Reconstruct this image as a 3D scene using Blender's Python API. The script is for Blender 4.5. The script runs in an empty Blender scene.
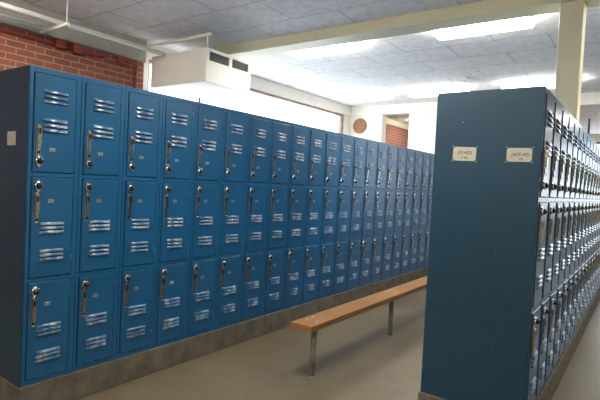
import bpy, bmesh, math, random
from mathutils import Vector, Matrix
random.seed(4)
S = bpy.context.scene
COL = S.collection

# ------------------------------------------------------------------ materials
def new_mat(name):
    m = bpy.data.materials.new(name); m.use_nodes = True
    nt = m.node_tree; b = nt.nodes['Principled BSDF']
    return m, nt, b
def nd(nt, t, **kw):
    n = nt.nodes.new(t)
    for k, v in kw.items(): setattr(n, k, v)
    return n
def noise_col(nt, b, c0, c1, scale, detail=4, lo=.35, hi=.65, vec=None):
    tc = nd(nt, 'ShaderNodeTexCoord')
    n = nd(nt, 'ShaderNodeTexNoise'); n.inputs['Scale'].default_value = scale; n.inputs['Detail'].default_value = detail
    nt.links.new(vec or tc.outputs['Object'], n.inputs['Vector'])
    r = nd(nt, 'ShaderNodeValToRGB')
    r.color_ramp.elements[0].position = lo; r.color_ramp.elements[1].position = hi
    r.color_ramp.elements[0].color = (*c0, 1); r.color_ramp.elements[1].color = (*c1, 1)
    nt.links.new(n.outputs['Fac'], r.inputs['Fac'])
    nt.links.new(r.outputs['Color'], b.inputs['Base Color'])
    return n, r, tc
def bump(nt, b, scale, strength, dist=.01, detail=3):
    tc = nd(nt, 'ShaderNodeTexCoord')
    n = nd(nt, 'ShaderNodeTexNoise'); n.inputs['Scale'].default_value = scale; n.inputs['Detail'].default_value = detail
    nt.links.new(tc.outputs['Object'], n.inputs['Vector'])
    k = nd(nt, 'ShaderNodeBump'); k.inputs['Strength'].default_value = strength; k.inputs['Distance'].default_value = dist
    nt.links.new(n.outputs['Fac'], k.inputs['Height']); nt.links.new(k.outputs['Normal'], b.inputs['Normal'])
def flat(name, c, rough=.5, metal=0., var=.12, scale=8, bmp=None, coat=0):
    m, nt, b = new_mat(name)
    d = tuple(x * (1 - var) for x in c); e = tuple(min(1, x * (1 + var)) for x in c)
    noise_col(nt, b, d, e, scale)
    b.inputs['Roughness'].default_value = rough; b.inputs['Metallic'].default_value = metal
    if coat: b.inputs['Coat Weight'].default_value = coat; b.inputs['Coat Roughness'].default_value = .15
    if bmp: bump(nt, b, *bmp)
    return m
M = {}
M['blue'] = flat('blue_enamel', (.013, .106, .245), .30, 0, .08, 3, (5, .10, .01, 2))
M['blue'].node_tree.nodes['Principled BSDF'].inputs['Specular IOR Level'].default_value = .42
M['worn'] = flat('blue_enamel_chipped_edge', (.011, .098, .235), .26, 0, .08, 3)
nt = M['worn'].node_tree; b = nt.nodes['Principled BSDF']; src = b.inputs['Base Color'].links[0].from_socket
oi = nt.nodes.new('ShaderNodeTexCoord'); no = nt.nodes.new('ShaderNodeTexNoise'); no.inputs['Scale'].default_value = 34
gi = nt.nodes.new('ShaderNodeNewGeometry')
nt.links.new(gi.outputs['Position'], no.inputs['Vector'])
gt = nt.nodes.new('ShaderNodeMath'); gt.operation = 'GREATER_THAN'; gt.inputs[1].default_value = .53; nt.links.new(no.outputs['Fac'], gt.inputs[0])
mx = nt.nodes.new('ShaderNodeMix'); mx.data_type = 'RGBA'; mx.inputs['B'].default_value = (.34, .27, .18, 1)
nt.links.new(gt.outputs[0], mx.inputs['Factor']); nt.links.new(src, mx.inputs['A']); nt.links.new(mx.outputs['Result'], b.inputs['Base Color'])
M['louver'] = flat('blue_enamel_painted_glints', (.013, .105, .25), .30, 0, .08, 3)
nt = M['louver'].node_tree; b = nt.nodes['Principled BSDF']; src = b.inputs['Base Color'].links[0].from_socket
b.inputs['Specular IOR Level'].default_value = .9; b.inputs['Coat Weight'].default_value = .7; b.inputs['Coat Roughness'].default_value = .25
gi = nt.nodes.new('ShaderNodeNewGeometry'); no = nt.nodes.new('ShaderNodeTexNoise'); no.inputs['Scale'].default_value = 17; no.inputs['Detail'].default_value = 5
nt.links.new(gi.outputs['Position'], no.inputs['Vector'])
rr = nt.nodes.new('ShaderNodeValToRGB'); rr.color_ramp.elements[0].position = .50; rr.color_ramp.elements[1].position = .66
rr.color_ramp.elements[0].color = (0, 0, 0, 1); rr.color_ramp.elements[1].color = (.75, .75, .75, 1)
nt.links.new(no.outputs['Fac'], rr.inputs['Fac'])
mx = nt.nodes.new('ShaderNodeMix'); mx.data_type = 'RGBA'; mx.inputs['B'].default_value = (.36, .47, .55, 1)  # pale noise patches painted into the slats as streaky highlights
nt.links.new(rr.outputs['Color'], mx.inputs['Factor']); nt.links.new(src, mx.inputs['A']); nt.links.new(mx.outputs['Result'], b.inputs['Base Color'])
M['inside'] = flat('locker_inside_paint', (.01, .05, .10), .6)
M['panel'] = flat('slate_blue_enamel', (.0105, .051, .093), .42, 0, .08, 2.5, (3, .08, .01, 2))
# panel: tiny paint chips
nt = M['panel'].node_tree; b = nt.nodes['Principled BSDF']
src = b.inputs['Base Color'].links[0].from_socket
tc = nd(nt, 'ShaderNodeTexCoord'); vo = nd(nt, 'ShaderNodeTexVoronoi'); vo.inputs['Scale'].default_value = 7
nt.links.new(tc.outputs['Object'], vo.inputs['Vector'])
lt = nd(nt, 'ShaderNodeMath', operation='LESS_THAN'); lt.inputs[1].default_value = .035
nt.links.new(vo.outputs['Distance'], lt.inputs[0])
mx = nd(nt, 'ShaderNodeMix', data_type='RGBA'); mx.inputs['B'].default_value = (.16, .19, .19, 1)
nt.links.new(lt.outputs[0], mx.inputs['Factor']); nt.links.new(src, mx.inputs['A']); nt.links.new(mx.outputs['Result'], b.inputs['Base Color'])

M['nickel'] = flat('worn_nickel', (.54, .48, .37), .25, 1, .35, 60, (90, .25, .004, 3))
M['chrome'] = flat('chrome', (.78, .77, .74), .16, 1, .05, 20)
M['black'] = flat('black_dial', (.008, .008, .009), .3, 0, .1, 20)
M['plate'] = flat('number_plate_aluminium', (.40, .38, .32), .42, .5, .15, 90)
M['ink'] = flat('dark_ink', (.02, .02, .022), .7)
M['pencil'] = flat('faded_pencil', (.16, .155, .12), .8)
M['paper'] = flat('aged_paper', (.52, .51, .42), .8, 0, .06, 14)
M['tape'] = flat('clear_tape', (.14, .19, .20), .3, 0, .1, 30)
M['steel'] = flat('grey_steel_tube', (.30, .29, .235), .5, .2, .2, 14)
M['bolt'] = flat('bright_bolt', (.75, .73, .68), .3, 1, .05, 40)
M['white_paint'] = flat('white_pipe_paint', (.80, .78, .72), .45, 0, .05, 5)
M['unit'] = flat('cream_unit_enamel', (.88, .86, .79), .5, 0, .04, 2)
M['grille'] = flat('dark_grille', (.05, .05, .048), .5, .3, .2, 40)
M['cream'] = flat('cream_gloss_paint', (.70, .66, .47), .45, 0, .04, 2)
M['white_wall'] = flat('white_wall_paint', (.80, .78, .70), .65, 0, .03, 2)
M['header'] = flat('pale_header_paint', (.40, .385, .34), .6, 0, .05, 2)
M['red'] = flat('red_oxide_paint', (.30, .045, .03), .5, 0, .15, 9)
M['brown'] = flat('brown_disc_paint', (.27, .125, .06), .6, 0, .1, 10)
M['frame'] = flat('brown_window_frame', (.30, .20, .16), .5, 0, .1, 6)
M['tin'] = flat('white_fixture_enamel', (.82, .81, .76), .4, 0, .03, 5)
M['dark_steel'] = flat('dark_pole_paint', (.12, .13, .145), .5, 0, .1, 8)

# concrete floor
m, nt, b = new_mat('polished_concrete_floor'); M['floor'] = m
n, r, tc = noise_col(nt, b, (.158, .124, .078), (.214, .173, .113), 1.1, 8, .3, .7)
n2 = nd(nt, 'ShaderNodeTexNoise'); n2.inputs['Scale'].default_value = 7; n2.inputs['Detail'].default_value = 10
nt.links.new(tc.outputs['Object'], n2.inputs['Vector'])
r2 = nd(nt, 'ShaderNodeValToRGB'); r2.color_ramp.elements[0].position = .32; r2.color_ramp.elements[1].position = .5
r2.color_ramp.elements[0].color = (.90, .89, .87, 1); r2.color_ramp.elements[1].color = (1, 1, 1, 1)
nt.links.new(n2.outputs['Fac'], r2.inputs['Fac'])
mx = nd(nt, 'ShaderNodeMix', data_type='RGBA', blend_type='MULTIPLY'); mx.inputs['Factor'].default_value = 1
nt.links.new(r.outputs['Color'], mx.inputs['A']); nt.links.new(r2.outputs['Color'], mx.inputs['B'])
nt.links.new(mx.outputs['Result'], b.inputs['Base Color'])
b.inputs['Roughness'].default_value = .42
bump(nt, b, 30, .08, .005, 5)
# rough concrete plinth
m, nt, b = new_mat('rough_concrete_plinth'); M['plinth'] = m
noise_col(nt, b, (.10, .088, .065), (.19, .165, .125), 9, 10, .3, .7); b.inputs['Roughness'].default_value = .85
bump(nt, b, 40, .5, .006, 8)

def brick_mat(name, axes, c1, c2, mortar, bw, bh, ms, rough, offs=(0, 0), sq=.15, squash=1., bstr=.4):
    m, nt, b = new_mat(name)
    tc = nd(nt, 'ShaderNodeTexCoord'); sp = nd(nt, 'ShaderNodeSeparateXYZ'); cb = nd(nt, 'ShaderNodeCombineXYZ')
    nt.links.new(tc.outputs['Object'], sp.inputs[0])
    nt.links.new(sp.outputs[axes[0]], cb.inputs[0]); nt.links.new(sp.outputs[axes[1]], cb.inputs[1])
    mp = nd(nt, 'ShaderNodeMapping'); mp.inputs['Location'].default_value = (offs[0], offs[1], 0)
    nt.links.new(cb.outputs[0], mp.inputs[0])
    bt = nd(nt, 'ShaderNodeTexBrick'); bt.offset = .5
    bt.inputs['Color1'].default_value = (*c1, 1); bt.inputs['Color2'].default_value = (*c2, 1); bt.inputs['Mortar'].default_value = (*mortar, 1)
    bt.inputs['Scale'].default_value = 1; bt.inputs['Brick Width'].default_value = bw; bt.inputs['Row Height'].default_value = bh
    bt.inputs['Mortar Size'].default_value = ms; bt.inputs['Mortar Smooth'].default_value = sq
    nt.links.new(mp.outputs[0], bt.inputs['Vector'])
    no = nd(nt, 'ShaderNodeTexNoise'); no.inputs['Scale'].default_value = 14; no.inputs['Detail'].default_value = 6
    nt.links.new(tc.outputs['Object'], no.inputs['Vector'])
    rr = nd(nt, 'ShaderNodeValToRGB'); rr.color_ramp.elements[0].color = (.72, .72, .72, 1); rr.color_ramp.elements[1].color = (1.15, 1.15, 1.15, 1)
    nt.links.new(no.outputs['Fac'], rr.inputs['Fac'])
    mx = nd(nt, 'ShaderNodeMix', data_type='RGBA', blend_type='MULTIPLY'); mx.inputs['Factor'].default_value = 1
    nt.links.new(bt.outputs['Color'], mx.inputs['A']); nt.links.new(rr.outputs['Color'], mx.inputs['B'])
    nt.links.new(mx.outputs['Result'], b.inputs['Base Color'])
    b.inputs['Roughness'].default_value = rough
    if bstr:
        k = nd(nt, 'ShaderNodeBump'); k.inputs['Strength'].default_value = bstr; k.inputs['Distance'].default_value = .006; k.invert = True
        nt.links.new(bt.outputs['Fac'], k.inputs['Height']); nt.links.new(k.outputs['Normal'], b.inputs['Normal'])
    return m
M['brick'] = brick_mat('red_brick_courses', (0, 2), (.34, .095, .055), (.25, .072, .046), (.34, .26, .20), .19, .066, .007, .85)
M['ceiling'] = brick_mat('acoustic_ceiling_board', (1, 0), (.86, .86, .86), (.83, .83, .84), (.42, .42, .42), 1.06, .533, .005, .9, (.3, .02), .1, 1., .2)

def emit(name, c, s):
    m = bpy.data.materials.new(name); m.use_nodes = True; nt = m.node_tree
    b = nt.nodes['Principled BSDF']
    b.inputs['Base Color'].default_value = (.9, .9, .9, 1)
    b.inputs['Emission Color'].default_value = (*c, 1); b.inputs['Emission Strength'].default_value = s
    return m
M['lamp_dim'] = emit('older_glowing_diffuser', (1, .97, .92), 7)
M['lamp'] = emit('glowing_diffuser', (1, .95, .84), 16.5)
m = bpy.data.materials.new('window_glass'); m.use_nodes = True; nt = m.node_tree; nt.nodes.clear()
o = nd(nt, 'ShaderNodeOutputMaterial'); mixs = nd(nt, 'ShaderNodeMixShader'); tr = nd(nt, 'ShaderNodeBsdfTransparent'); gl = nd(nt, 'ShaderNodeBsdfGlossy')
gl.inputs['Roughness'].default_value = .05; mixs.inputs[0].default_value = .06
nt.links.new(tr.outputs[0], mixs.inputs[1]); nt.links.new(gl.outputs[0], mixs.inputs[2]); nt.links.new(mixs.outputs[0], o.inputs[0])
M['glass'] = m

# ------------------------------------------------------------------ mesh helpers
class MB:
    def __init__(s): s.bm = bmesh.new(); s.mats = []
    def mi(s, m):
        m = M[m] if isinstance(m, str) else m
        if m not in s.mats: s.mats.append(m)
        return s.mats.index(m)
    def quad(s, pts, m):
        f = s.bm.faces.new([s.bm.verts.new(p) for p in pts]); f.material_index = s.mi(m); return f
    def box(s, a, b, m, bev=0, seg=2):
        x0, y0, z0 = a; x1, y1, z1 = b
        r = bmesh.ops.create_cube(s.bm, size=1)
        vs = r['verts']
        for v in vs: v.co = Vector(((x0 + x1) / 2 + v.co.x * (x1 - x0), (y0 + y1) / 2 + v.co.y * (y1 - y0), (z0 + z1) / 2 + v.co.z * (z1 - z0)))
        fs = {f for v in vs for f in v.link_faces}
        k = s.mi(m)
        for f in fs: f.material_index = k
        if bev:
            es = list({e for v in vs for e in v.link_edges})
            rr = bmesh.ops.bevel(s.bm, geom=es, offset=bev, segments=seg, affect='EDGES', profile=.5)
            for f in rr['faces']: f.material_index = k
        return vs
    def lathe(s, prof, m, axis, center, n=20, sx=1, sz=1, mats=None):
        # prof: (radius, height) list along axis vector
        ax = Vector(axis).normalized(); t = Vector((0, 0, 1)) if abs(ax.z) < .9 else Vector((1, 0, 0))
        u = ax.cross(t).normalized(); w = ax.cross(u).normalized(); c = Vector(center)
        rings = []
        for r, h in prof:
            rings.append([s.bm.verts.new(c + ax * h + u * math.cos(2 * math.pi * i / n) * r * sx + w * math.sin(2 * math.pi * i / n) * r * sz) for i in range(n)])
        for j in range(len(rings) - 1):
            mm = s.mi(mats[j] if mats else m)
            for i in range(n):
                f = s.bm.faces.new((rings[j][i], rings[j][(i + 1) % n], rings[j + 1][(i + 1) % n], rings[j + 1][i])); f.material_index = mm; f.smooth = True
        f = s.bm.faces.new(rings[0]); f.material_index = s.mi(mats[0] if mats else m)
        f = s.bm.faces.new(rings[-1][::-1]); f.material_index = s.mi(mats[-1] if mats else m)
    def tube(s, p0, p1, r, m, n=14):
        p0 = Vector(p0); p1 = Vector(p1)
        s.lathe([(r, 0), (r, (p1 - p0).length)], m, p1 - p0, p0, n)
    def prism(s, poly, y0, y1, m, plane='xz'):
        # polygon extruded: plane 'xz' along y, 'xy' along z
        def P(p, h): return (p[0], h, p[1]) if plane == 'xz' else (p[0], p[1], h)
        a = [s.bm.verts.new(P(p, y0)) for p in poly]; b = [s.bm.verts.new(P(p, y1)) for p in poly]
        k = s.mi(m); n = len(poly)
        fs = [s.bm.faces.new(a), s.bm.faces.new(b[::-1])]
        for i in range(n): fs.append(s.bm.faces.new((a[i], b[i], b[(i + 1) % n], a[(i + 1) % n])))
        for f in fs: f.material_index = k
    def build(s, name, parent=None, loc=(0, 0, 0), normals=True):
        if normals: bmesh.ops.recalc_face_normals(s.bm, faces=s.bm.faces[:])
        me = bpy.data.meshes.new(name); s.bm.to_mesh(me); s.bm.free()
        for m in s.mats: me.materials.append(m)
        ob = bpy.data.objects.new(name, me); COL.objects.link(ob); ob.location = loc
        if parent: ob.parent = parent
        return ob
def empty(name, loc=(0, 0, 0)):
    o = bpy.data.objects.new(name, None); o.empty_display_size = .1; COL.objects.link(o); o.location = loc; return o
def tag(o, label, cat, group=None, kind=None):
    if label: o['label'] = label
    if cat: o['category'] = cat
    if group: o['group'] = group
    if kind: o['kind'] = kind
    return o
def struct(o, label=None):
    o['kind'] = 'structure'
    if label: o['label'] = label
    return o
def sbox(name, a, b, m, label=None):
    k = MB(); k.box(a, b, m); return struct(k.build(name), label)

# ------------------------------------------------------------------ room shell
CZ = 3.1; WY = 2.4; XF = 7.65; X0 = -4.5; X1 = 13.5; Y0 = -6.0
sbox('floor', (X0, Y0, -.1), (X1, WY + .2, 0), 'floor', 'tan polished concrete floor')
sbox('ceiling', (X0, Y0, CZ), (X1, WY + .2, CZ + .1), 'ceiling', 'grey acoustic board ceiling with dark joints')
WX0, WX1, WZ0, WZ1 = 2.50, 7.36, 1.0, 2.875
k = MB()
k.box((X0, WY, 0), (WX0 - .04, WY + .2, 2.84), 'brick')
struct(k.build('wall_left'), 'red brick side wall')
k = MB()
k.box((WX0 - .04, WY + .001, 0), (WX1 + .04, WY + .2, WZ0), 'white_wall')
k.box((WX1 + .04, WY + .001, 0), (XF + .2, WY + .2, 2.915), 'white_wall')
k.box((WX0 - .04, WY, WZ0), (WX0 + .03, WY + .2, 2.915), 'white_wall')
struct(k.build('wall_window'), 'white wall around the long window')
k = MB(); k.box((XF + .2, WY, 0), (X1, WY + .2, 2.97), 'brick'); struct(k.build('wall_beyond'), 'red brick wall of the room beyond')
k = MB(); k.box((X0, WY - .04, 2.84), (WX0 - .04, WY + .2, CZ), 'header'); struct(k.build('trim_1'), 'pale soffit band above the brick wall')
k = MB(); k.box((WX0 - .04, WY - .02, WZ1 + .03), (XF, WY + .2, CZ), 'white_wall'); struct(k.build('trim_2'), 'white header over the window')
k = MB(); k.box((XF + .2, WY - .03, 2.97), (X1, WY + .2, CZ), 'cream'); struct(k.build('trim_3'), 'cream band above the brick beyond')
# window
w = empty('window_1', (WX0, WY, WZ0)); struct(w, 'long bright window above the lockers')
def wchild(name, a, b, m, parent, org):
    q = MB(); q.box(tuple(a[i] - org[i] for i in range(3)), tuple(b[i] - org[i] for i in range(3)), m)
    return q.build(name, parent)
OW = (WX0, WY, WZ0)
q = MB()
for a, b in (((WX0 + .03, WY + .02, WZ1 - .01), (WX1 + .02, WY + .08, WZ1 + .03)), ((WX0 + .03, WY + .02, WZ0), (WX1 + .02, WY + .08, WZ0 + .05)),
             ((WX1 - .03, WY + .02, WZ0 + .05), (WX1 + .04, WY + .08, WZ1 - .01)), ((WX0 + .03, WY + .02, WZ0 + .05), (WX0 + .06, WY + .08, WZ1 - .01))):
    q.box(tuple(a[i] - OW[i] for i in range(3)), tuple(b[i] - OW[i] for i in range(3)), 'frame')
q.build('window_frame', w)
wchild('window_pane', (WX0 + .06, WY + .045, WZ0 + .05), (WX1 - .03, WY + .049, WZ1 - .01), 'glass', w, OW)
# far wall with opening
OY0, OY1, HZ = 1.07, 1.655, 2.91
k = MB()
k.box((XF, OY1, 0), (XF + .2, WY, HZ), 'white_wall')
k.box((XF, -1.3, 0), (XF + .2, OY0, HZ), 'white_wall')
k.box((XF - .03, Y0, HZ), (XF + .2, WY - .02, CZ), 'white_wall')
struct(k.build('wall_far'), 'white cross wall with openings')
sbox('wall_end', (X1, Y0, 0), (X1 + .2, -5.8, CZ), 'white_wall')
k = MB(); k.box((X1, -1.0, 0), (X1 + .2, WY + .2, CZ), 'white_wall'); k.box((X1, -5.8, 0), (X1 + .2, -1.0, 1.0), 'white_wall'); k.box((X1, -5.8, 2.9), (X1 + .2, -1.0, CZ), 'white_wall')
struct(k.build('wall_end_window'), 'pale end wall of the room beyond')
w2 = empty('window_2', (X1, -5.8, 1.0)); struct(w2, 'bright window in the room beyond')
q = MB()
for yy in (0, .95, 1.9, 2.85, 3.8, 4.74):
    q.box((.04, yy, 0), (.10, yy + .06, 1.9), 'dark_steel')
q.box((.04, 0, 0), (.10, 4.8, .05), 'dark_steel'); q.box((.04, 0, 1.85), (.10, 4.8, 1.9), 'dark_steel'); q.box((.04, 0, 1.2), (.10, 4.8, 1.24), 'dark_steel')
q.build('window_frame', w2)
q = MB(); q.box((.06, .03, .03), (.064, 4.77, 1.87), 'glass'); q.build('window_pane', w2)
sbox('wall_right', (X0, Y0 - .2, 0), (X1, Y0, CZ), 'white_wall')
sbox('wall_back', (X0 - .2, Y0, 0), (X0, WY + .2, CZ), 'header')
# ceiling beam and post
sbox('ceiling_beam', (3.05, Y0, 2.985), (3.29, WY - .04, CZ), 'cream', 'cream ceiling beam')
k = MB(); k.box((3.08, -2.335, 0), (3.26, -2.165, 2.985), 'cream', .006); struct(k.build('pillar'), 'cream square post under the beam')
# plinths
LB, LT = .178, 2.005; W = .3048; N1, N2 = 22, 18
XI, YL, YR = 1.5235, -1.7695, -2.3565
def plinth(name, a, b, lab):
    k = MB(); k.box(a, b, 'plinth', .006, 2); struct(k.build(name), lab)
plinth('trim_4', (-.028, -.014, 0), (N1 * W - .018, .61, LB), 'concrete plinth under the locker row behind the bench')
plinth('trim_5', (XI - .014, YR - .016, 0), (XI + .02 + N2 * W, YL + .01, LB), 'concrete plinth under the papered locker row')

# ------------------------------------------------------------------ lockers
H = LT - LB; T = H / 3
DW = .242; DX = .026     # door width, left offset inside the column
def door_span(i):        # tier i from the bottom -> z0, z1 relative to the column foot
    return i * T + (.032 if i == 0 else .015), (i + 1) * T - (.032 if i == 2 else .015)
def door_mesh(h, top, worn=False):
    """sheet steel door, origin at its lower left corner, face towards -y"""
    k = MB()
    lx0, lx1 = .20 * DW, .80 * DW
    if top: groups = [(.155, .305), (.445, .600)]
    else: groups = [(.448, .575), (.720, .850)]
    slots = []
    for a, b in groups:
        p = (b - a) / 3
        for j in range(3):
            z1 = h * (1 - (a + j * p)); z0 = z1 - h * p * .70
            slots.append((z0, z1))
    slots.sort()
    e = .004; fy = -.006
    zs = [e] + [z for s in slots for z in s] + [h - e]
    for i in range(len(zs) - 1):
        z0, z1 = zs[i], zs[i + 1]
        if i % 2 == 0: k.quad([(e, fy, z0), (DW - e, fy, z0), (DW - e, fy, z1), (e, fy, z1)], 'blue')
        else:
            k.quad([(e, fy, z0), (lx0, fy, z0), (lx0, fy, z1), (e, fy, z1)], 'blue')
            k.quad([(lx1, fy, z0), (DW - e, fy, z0), (DW - e, fy, z1), (lx1, fy, z1)], 'blue')
            # pressed hood, open underneath
            o = -.0115; t = .006
            dzh = z1 - z0; prof = [(0, 1), (.25, .93), (.48, .81), (.67, .65), (.83, .45), (.94, .25), (1, .10), (.90, .01)]
            prev = None
            for pd, pz in prof:
                tt = t * min(1, pd * 1.6)
                cur = ((lx0 + tt, fy + o * pd, z0 + dzh * pz), (lx1 - tt, fy + o * pd, z0 + dzh * pz))
                if prev:
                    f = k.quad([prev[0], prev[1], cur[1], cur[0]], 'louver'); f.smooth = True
                prev = cur
            k.bm.verts.ensure_lookup_table()
            for side in (0, 1):
                lx = lx0 if side == 0 else lx1; sg = 1 if side == 0 else -1
                pts = [(lx + sg * t * min(1, pd * 1.6), fy + o * pd, z0 + dzh * pz) for pd, pz in prof] + [(lx, fy, z0)]
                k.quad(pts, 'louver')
    # chamfered rim and returned edges
    I = [(e, fy, e), (DW - e, fy, e), (DW - e, fy, h - e), (e, fy, h - e)]
    O = [(0, -.002, 0), (DW, -.002, 0), (DW, -.002, h), (0, -.002, h)]
    Bk = [(0, .010, 0), (DW, .010, 0), (DW, .010, h), (0, .010, h)]
    for i in range(4):
        j = (i + 1) % 4
        k.quad([I[i], O[i], O[j], I[j]], 'worn' if worn and i == 0 else 'blue'); k.quad([O[i], Bk[i], Bk[j], O[j]], 'blue')
    bmesh.ops.remove_doubles(k.bm, verts=k.bm.verts[:], dist=1e-6)
    return k
def handle_mesh():
    k = MB(); y = -.006
    k.box((-.0115, y - .004, 0), (.0115, y, .178), 'nickel', .0015, 1)
    k.prism([(-.008, .070), (.008, .070), (.0095, .120), (.009, .166), (-.009, .166), (-.0095, .120)], y - .017, y - .004, 'nickel')
    k.prism([(-.0065, .030), (.0065, .030), (.0085, .068), (-.0085, .068)], y - .012, y - .004, 'nickel')
    k.box((-.006, y - .0185, .124), (.006, y - .0168, .158), 'black', .0005, 1)
    k.box((-.0075, y - .0052, .012), (.0075, y - .0038, .028), 'black')
    k.lathe([(.004, 0), (.004, .002), (.002, .003)], 'chrome', (0, -1, 0), (0, y - .004, .171), 8)
    k.lathe([(.004, 0), (.004, .002), (.002, .003)], 'chrome', (0, -1, 0), (0, y - .004, .006), 8)
    return k
def lock_mesh():
    k = MB(); y = -.006
    # pointed escutcheon behind a round dial
    pts = [(.0, .036), (.012, .024), (.023, .012), (.026, 0), (.023, -.012), (.012, -.024), (0, -.036), (-.012, -.024), (-.023, -.012), (-.026, 0), (-.023, .012), (-.012, .024)]
    k.prism([(a * .86, b) for a, b in pts], y - .004, y, 'chrome')
    k.lathe([(.0235, .003), (.0235, .010), (.020, .015), (.0185, .015), (.017, .013), (.0165, .022), (.010, .024), (.008, .030), (.003, .031)], 'chrome', (0, -1, 0), (0, y, 0), 18,
            mats=['chrome', 'chrome', 'chrome', 'black', 'black', 'black', 'black', 'black'])
    return k
def plate_mesh():
    k = MB(); y = -.006
    k.box((-.0165, y - .002, -.010), (.0165, y, .010), 'plate', .0008, 1)
    for x, hh in ((-.009, .008), (-.001, .009), (.007, .008)):   # worn, unreadable digits
        k.box((x - .0022, y - .0026, -hh / 2), (x + .0002, y - .0019, hh / 2), 'ink'); k.box((x, y - .0026, hh * .2), (x + .003, y - .0019, hh / 2), 'ink')
    return k
def hinge_mesh():
    k = MB(); k.tube((0, -.004, -.028), (0, -.004, .028), .0042, 'blue', 8); return k
def body_mesh(depth, shallow=False):
    """open-fronted steel case with stiles and rails, origin at the lower left front corner"""
    k = MB(); t = .0015; g = .0013; w = W - g
    f = .012
    k.box((g, f, 0), (g + t, depth, H), 'inside'); k.box((w - t, f, 0), (w, depth, H), 'inside')
    k.box((g, depth - t, 0), (w, depth, H), 'blue')
    k.box((g, f, H - t), (w, depth, H), 'blue'); k.box((g, f, 0), (w, depth, t), 'inside')
    for i in (1, 2): k.box((g + t, f, i * T - .001), (w - t, depth - t, i * T + .001), 'inside')
    s = DX - .004
    k.box((g, 0, 0), (s, f, H), 'blue', .0015, 1); k.box((DX + DW + .004, 0, 0), (w, f, H), 'blue', .0015, 1)
    x0, x1 = s - .0005, DX + DW + .0045
    k.box((x0, .001, 0), (x1, f, .029), 'blue'); k.box((x0, .001, H - .029), (x1, f, H), 'blue')
    for i in (1, 2): k.box((x0, .001, i * T - .012), (x1, f, i * T + .012), 'blue')
    return k
dz = [door_span(i) for i in range(3)]
def make_column(depth):
    r = empty('locker')
    body_mesh(depth).build('body', r)
    for i in (2, 1, 0):
        z0, z1 = dz[i]; h = z1 - z0; top = i == 2
        d = door_mesh(h, top, i == 0).build('door', r, (DX, 0, z0))
        ly, hb, py = (.885, .835, .765) if top else (.085, .455, .235)
        handle_mesh().build('handle', d, (.028, 0, h * (1 - hb)))
        lock_mesh().build('combination_lock', d, (.034, 0, h * (1 - ly)))
        plate_mesh().build('number_plate', d, (.108, 0, h * (1 - py)))
        for q in (.15, .85): hinge_mesh().build('hinge', d, (DW + .0005, 0, h * q))
    return r
def copy_tree(o, parent=None, skip=()):
    c = o.copy(); COL.objects.link(c)
    if parent: c.parent = parent
    for ch in list(o.children):
        if ch.name.split('.')[0] not in skip: copy_tree(ch, c, skip)
    return c
proto = make_column(.585)
ORD = ['first', 'second', 'third', 'fourth', 'fifth', 'sixth', 'seventh', 'eighth', 'ninth', 'tenth', 'eleventh', 'twelfth', 'thirteenth', 'fourteenth', 'fifteenth',
       'sixteenth', 'seventeenth', 'eighteenth', 'nineteenth', 'twentieth', 'twenty-first', 'twenty-second']
def place_columns(n, x, y, z, row, group, skip_from, special=None):
    for i in range(n):
        if i == 0 and row == 'bench': c = proto
        else: c = copy_tree(proto, None, ('hinge',) if i >= skip_from else ())
        c.location = (x + i * W, y, z)
        if row == 'bench':
            lab = f'blue three-door locker column, {ORD[i]} from the near end of the row behind the bench'
        else:
            lab = f'blue three-door locker column, {ORD[i]} behind the papered end panel of the free-standing row'
        tag(c, lab, 'locker', group, 'thing')
place_columns(N1, -.018, 0, LB, 'bench', 'locker columns in the row behind the bench', 15)
place_columns(N2, XI + .020, YR, LB, 'papers', 'locker columns in the free-standing row', 14)
# the column that stands round the cream post is a shallow one
shallow = body_mesh(.018).build('body')
for c in [o for o in COL.objects if o.get('group') == 'locker columns in the free-standing row']:
    if c.location.x < 3.26 and c.location.x + W > 3.08:
        for ch in c.children:
            if ch.name.startswith('body'): ch.data = shallow.data
bpy.data.objects.remove(shallow)

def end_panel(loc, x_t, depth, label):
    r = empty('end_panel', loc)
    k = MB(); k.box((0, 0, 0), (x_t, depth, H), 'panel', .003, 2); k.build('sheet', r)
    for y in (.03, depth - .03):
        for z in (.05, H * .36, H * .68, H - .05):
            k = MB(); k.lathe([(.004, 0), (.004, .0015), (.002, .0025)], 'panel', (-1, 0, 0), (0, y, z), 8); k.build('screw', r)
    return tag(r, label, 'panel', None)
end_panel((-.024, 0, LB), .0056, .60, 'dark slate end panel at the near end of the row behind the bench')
end_panel((XI, YR - .002, LB), .0195, YL - YR + .002, 'tall slate-blue end panel with two paper notes, end of the free-standing row')

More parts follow.
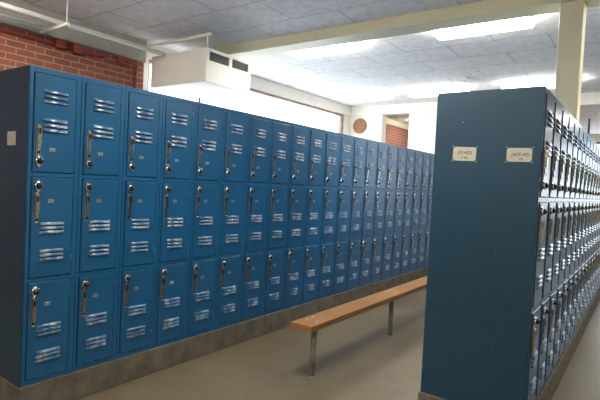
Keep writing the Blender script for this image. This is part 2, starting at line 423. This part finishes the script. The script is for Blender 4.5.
# ------------------------------------------------------------------ paper notes
def paper(loc, wid, hei, lines, label, tapes=True, tilt=0, group=None):
    # lies on a plane facing -x; local y runs away from the viewer's right
    r = empty('paper_note', loc); r.rotation_euler = (tilt, 0, 0)
    k = MB(); k.box((-.0012, -wid / 2, -hei / 2), (-.0002, wid / 2, hei / 2), 'paper'); k.build('sheet', r)
    for body, size, off in lines:
        cu = bpy.data.curves.new('lettering', 'FONT'); cu.body = body; cu.size = size; cu.align_x = 'CENTER'; cu.align_y = 'CENTER'
        cu.extrude = .0002; cu.offset = .0006; cu.shear = .15
        tmp = bpy.data.objects.new('lettering', cu); COL.objects.link(tmp)
        dg = bpy.context.evaluated_depsgraph_get(); dg.update()
        me = bpy.data.meshes.new_from_object(tmp.evaluated_get(dg)); bpy.data.objects.remove(tmp)
        me.materials.clear(); me.materials.append(M['pencil'])
        # text x -> -y, text y -> z, normal -> -x
        me.transform(Matrix(((0, 0, -1, -.0015), (-1, 0, 0, off[0]), (0, 1, 0, off[1]), (0, 0, 0, 1))))
        o = bpy.data.objects.new('lettering', me); COL.objects.link(o); o.parent = r
    if tapes:
        for sy, sz in ((1, 1), (-1, 1), (1, -1), (-1, -1)):
            k = MB(); c = Vector((0, sy * wid / 2, sz * hei / 2)); d = Vector((0, sy * .7, sz * .7)); n = Vector((0, -sz * .7, sy * .7))
            a = .009; b = .005; x = -.0018
            pts = [c + d * a + n * b, c + d * a - n * b, c - d * a - n * b, c - d * a + n * b]
            v0 = [k.bm.verts.new((x, p.y, p.z)) for p in pts]; v1 = [k.bm.verts.new((x + .0014, p.y, p.z)) for p in pts]
            mi = k.mi('tape'); fs = [k.bm.faces.new(v0), k.bm.faces.new(v1[::-1])] + [k.bm.faces.new((v0[i], v1[i], v1[(i + 1) % 4], v0[(i + 1) % 4])) for i in range(4)]
            k.build('tape', r)
    return tag(r, label, 'paper note', group)
paper((XI, -1.951, 1.640), .133, .080, [('37-400', .030, (0, .006)), ('2-401', .019, (-.002, -.022))], 'taped paper note on the slate end panel, the one nearer the bench', True, .03)
paper((XI, -2.249, 1.636), .130, .076, [('(429-49)', .026, (-.004, .000)), ('10', .020, (-.008, -.024))], 'taped paper note on the slate end panel, the one nearer the door fronts', True, .01)
paper((-.024, .187, 1.599), .105, .080, [('- - -', .02, (.005, .002)), ('2', .022, (-.018, -.020))], 'small faded paper note on the dark end panel in front of the brick wall', False, 0)

# ------------------------------------------------------------------ bench
bx0, bx1, by0, by1, bt = 1.445, 5.95, -.995, -.815, .43
bench = empty('bench', (bx0, (by0 + by1) / 2, 0))
m, nt, b = new_mat('varnished_oak_board'); M['wood'] = m
tc = nd(nt, 'ShaderNodeTexCoord'); mp = nd(nt, 'ShaderNodeMapping'); mp.inputs['Scale'].default_value = (1.2, 26, 26)
nt.links.new(tc.outputs['Object'], mp.inputs[0])
noise_col(nt, b, (.25, .105, .024), (.44, .21, .058), 2.5, 6, .3, .7, mp.outputs[0]); b.inputs['Roughness'].default_value = .38
L = bx1 - bx0; hw = (by1 - by0) / 2
k = MB(); k.box((0, -hw, bt - .042), (L, hw, bt), 'wood', .004, 2); k.build('seat_board', bench)
for i, px in enumerate((1.62, 2.945, 4.27, 5.6)):
    x = px - bx0
    k = MB(); k.tube((x, 0, .004), (x, 0, bt - .0475), .021, 'steel', 18)
    leg = k.build('leg', bench)
    k = MB(); k.lathe([(.034, 0), (.034, .004), (.024, .008), (.0215, .014)], 'steel', (0, 0, 1), (x, 0, 0), 20); k.build('floor_flange', leg)
    k = MB(); k.box((x - .055, -.06, bt - .0475), (x + .055, .06, bt - .0422), 'steel', .001, 1); k.build('top_flange', leg)
    if i < 2:
        for sx in (-.042, .042):
            for sy in (-.045, .045):
                k = MB(); k.lathe([(.0105, 0), (.010, .004), (.005, .0075)], 'bolt', (0, 0, 1), (x + sx, sy, bt - .0005), 10); k.build('bolt', bench)
tag(bench, 'long narrow wooden bench on grey steel posts in the aisle', 'bench')

# ------------------------------------------------------------------ air unit, pipes, brackets
ux0, ux1, uy0, uy1, uz0, uz1 = 2.46, 3.20, 1.27, 2.25, 2.515, 2.895
u = empty('air_unit', (ux0, uy0, uz0))
UX, UY, UZ = ux1 - ux0, uy1 - uy0, uz1 - uz0
k = MB()
g0, g1 = .245, .345     # grille band height
k.box((0, .03, 0), (UX, UY, UZ), 'unit', .004, 2)
k.box((0, 0, 0), (UX, .03, g0), 'unit', .004, 2); k.box((0, 0, g1), (UX, .03, UZ), 'unit', .004, 2)
for a, b_ in ((0, .045), (.36, .41), (UX - .04, UX)): k.box((a, 0, g0 - .004), (b_, .03, g1 + .004), 'unit')
k.build('housing', u)
for a, b_ in ((.045, .36), (.41, UX - .04)):
    k = MB(); k.box((a + .001, .022, g0 + .001), (b_ - .001, .029, g1 - .001), 'grille')
    n = 5
    for j in range(n):
        z = g0 + (j + .5) * (g1 - g0) / n
        k.box((a + .002, .006, z - .002), (b_ - .002, .022, z + .002), 'grille')
    k.build('grille', u)
tag(u, 'cream boxy air unit with two dark grilles hanging over the lockers', 'air unit')
def bracket(x, y0, y1, z, rod_y, z_end, label, sec=.035):
    r = empty('hanger_bracket', (x, y0, z))
    k = MB(); k.box((-.018, 0, 0), (.018, y1 - y0, sec), 'white_paint', .003, 1); k.build('strut', r)
    k = MB()
    a, b_ = (sec - .002, z_end - z) if z_end > z else (z_end - z, .002)
    k.tube((0, rod_y - y0, a), (0, rod_y - y0, b_), .006, 'white_paint', 8); k.build('rod', r)
    return tag(r, label, 'bracket', None)
bracket(1.17, 1.83, 2.36, 2.835, 1.86, CZ, 'white strut on a thin rod carrying the long white pipe')
bracket(2.48, 1.23, 2.36, 3.02, 1.285, uz1, 'white strut with a thin rod above the cream air unit')
k = MB(); k.tube((X0, 2.0, 2.897), (2.455, 2.0, 2.897), .025, 'white_paint', 16)
tag(k.build('ceiling_pipe'), 'thick white pipe running under the ceiling to the cream air unit', 'pipe')
k = MB(); k.tube((X0, 2.25, 2.881), (1.16, 2.25, 2.881), .010, 'white_paint', 10)
tag(k.build('conduit_pipe'), 'thin cream pipe between the thick white pipe and the brick wall', 'pipe')
rc = empty('red_conduit', (-.5, WY, 2.775))
k = MB(); k.tube((-4.0, -.02, 0), (2.40, -.02, -.005), .014, 'red', 10); k.build('pipe_run', rc)
for x, z, s in ((1.87, .01, .048), (2.06, .0, .05), (2.6, 0, .04)):
    k = MB(); k.box((x - s, -.07, z - s), (x + s, -.001, z + s), 'red', .006, 2); k.build('junction_box', rc)
k = MB(); k.tube((2.83, -.022, .0), (2.83, -.022, -2.0), .013, 'red', 10); k.tube((2.64, -.03, .02), (2.83, -.022, 0), .012, 'red', 8); k.build('pipe_drop', rc)
tag(rc, 'red painted conduit with junction boxes along the top of the brick wall', 'conduit')
k = MB(); k.tube((3.36, 2.35, 0), (3.36, 2.35, 2.86), .018, 'red', 10)
tag(k.build('red_riser_pipe'), 'thin red upright pipe in front of the window below the air unit', 'pipe')
# round plaque on far pier
dr = empty('wall_plaque', (XF, 2.155, 2.69))
k = MB(); k.lathe([(.155, 0), (.155, .03), (.145, .04), (.135, .035), (.05, .045), (.0, .046)][:5], 'brown', (-1, 0, 0), (0, 0, 0), 32); k.build('disc', dr)
tag(dr, 'round brown plaque high on the white wall past the window', 'plaque')
# sprinkler
sp = empty('ceiling_sprinkler', (5.85, -.55, CZ))
k = MB(); k.lathe([(.04, 0), (.035, .010), (.014, .015), (.014, .045), (.024, .05), (.024, .06), (.01, .066)], 'white_paint', (0, 0, -1), (0, 0, 0), 16); k.build('head', sp)
k = MB(); k.tube((.01, 0, -.012), (.30, -.18, -.012), .009, 'white_paint', 10); k.build('supply_pipe', sp)
tag(sp, 'small white sprinkler fitting on the ceiling above the free-standing row', 'sprinkler')
# pole in the room beyond
k = MB(); k.tube((10.6, -1.72, 0), (10.6, -1.72, CZ), .022, 'dark_steel', 12)
tag(k.build('support_pole'), 'thin dark upright pole in the room beyond the cream post', 'pole')

# ------------------------------------------------------------------ fluorescent fixtures
def light(xc, y0, y1, label, wid=.30, drop=0, lamp='lamp'):
    r = empty('ceiling_light', (xc, y0, CZ - drop)); l = y1 - y0
    for yy in ((.12, l - .12) if drop else ()):
        k = MB(); k.tube((0, yy, -.002), (0, yy, drop - .001), .006, 'tin', 8); k.build('rod', r)  # rods for added fixtures only, lowered to throw light along the ceiling
    h = wid / 2
    k = MB(); k.box((-h * .72, 0, -.05), (h * .72, l, -.0005), 'tin', .004, 1); k.build('housing', r)
    k = MB()
    k.prism([(-h, -.052), (-h, -.075), (-h * .72, -.108), (h * .72, -.108), (h, -.075), (h, -.052)], 0, l, lamp); k.build('diffuser', r)
    return tag(r, label, 'ceiling light', 'fluorescent ceiling lights')
light(3.53, -.02, .83, 'lit fluorescent ceiling fixture along the beam, nearer the window')
light(3.53, -1.86, -.97, 'lit fluorescent ceiling fixture along the beam, next to the cream post')
light(3.53, -3.9, -2.9, 'lit fluorescent ceiling fixture along the beam, beyond the cream post')
light(6.45, .92, 1.75, 'lit fluorescent ceiling fixture in the far line, nearest the window', lamp='lamp_dim')
light(6.45, -.40, .53, 'lit fluorescent ceiling fixture in the far line, above the edge of the slate end panel', lamp='lamp_dim')
light(6.45, -1.95, -.95, 'lit fluorescent ceiling fixture in the far line, just over the slate end panel', lamp='lamp_dim')

light(.45, .55, 1.50, 'added unseen fluorescent fixture over the passage beside the brick wall')  # added out of frame to brighten the brick and the air unit's side
light(.55, -1.90, -.95, 'added unseen fluorescent fixture over the near end of the aisle', drop=.3)  # added out of frame to light the doors and the near ceiling
light(10.2, -3.6, -2.6, 'added fluorescent fixture in the room beyond, right of the pole')  # added so the free-standing row's door fronts have something bright to reflect
light(9.9, 1.0, 1.9, 'added fluorescent fixture in the room beyond, near its brick wall')  # added to brighten the brick seen through the opening
light(-2.4, -2.9, -1.9, 'added unseen fluorescent fixture at the back of the room', drop=.3)  # added behind the camera as fill for the near side
light(-2.4, .1, 1.0, 'added unseen fluorescent fixture at the back of the room, nearer the brick wall', drop=.3)  # added behind the camera to lift the dark end panel

# ------------------------------------------------------------------ daylight
wd = bpy.data.worlds.new('overcast_sky'); S.world = wd; wd.use_nodes = True
bg = wd.node_tree.nodes['Background']; bg.inputs['Color'].default_value = (.86, .93, 1, 1); bg.inputs['Strength'].default_value = 2.4
def portal(name, loc, rot, sx, sy):
    l = bpy.data.lights.new(name, 'AREA'); l.shape = 'RECTANGLE'; l.size = sx; l.size_y = sy; l.cycles.is_portal = True
    o = bpy.data.objects.new(name, l); COL.objects.link(o); o.location = loc; o.rotation_euler = rot
portal('window_daylight', ((WX0 + WX1) / 2, WY + .15, (WZ0 + WZ1) / 2), (math.radians(-90), 0, 0), WX1 - WX0, WZ1 - WZ0)
portal('end_window_daylight', (X1 + .15, -3.4, 1.95), (0, math.radians(90), 0), 1.9, 4.8)

# ------------------------------------------------------------------ camera
cam = bpy.data.cameras.new('camera'); co = bpy.data.objects.new('camera', cam); COL.objects.link(co)
cam.sensor_width = 36; cam.lens = 484.4869 / 600 * 36; cam.clip_start = .05
fw = Vector((0.8118817796453085, 0.5828821124631495, -0.033112216030689756))
ri = Vector((0.5838178526795418, -0.8103589425610727, 0.04975036787752545))
up = ri.cross(fw)
R = Matrix((ri, up, -fw)).transposed().to_4x4()
co.matrix_world = Matrix.Translation((-1.33265, -2.83776, 1.41711)) @ R
S.camera = co
S.view_settings.view_transform = 'Standard'; S.view_settings.look = 'None'; S.view_settings.gamma = 1; S.view_settings.use_curve_mapping = False
S.view_settings.exposure = 1.12
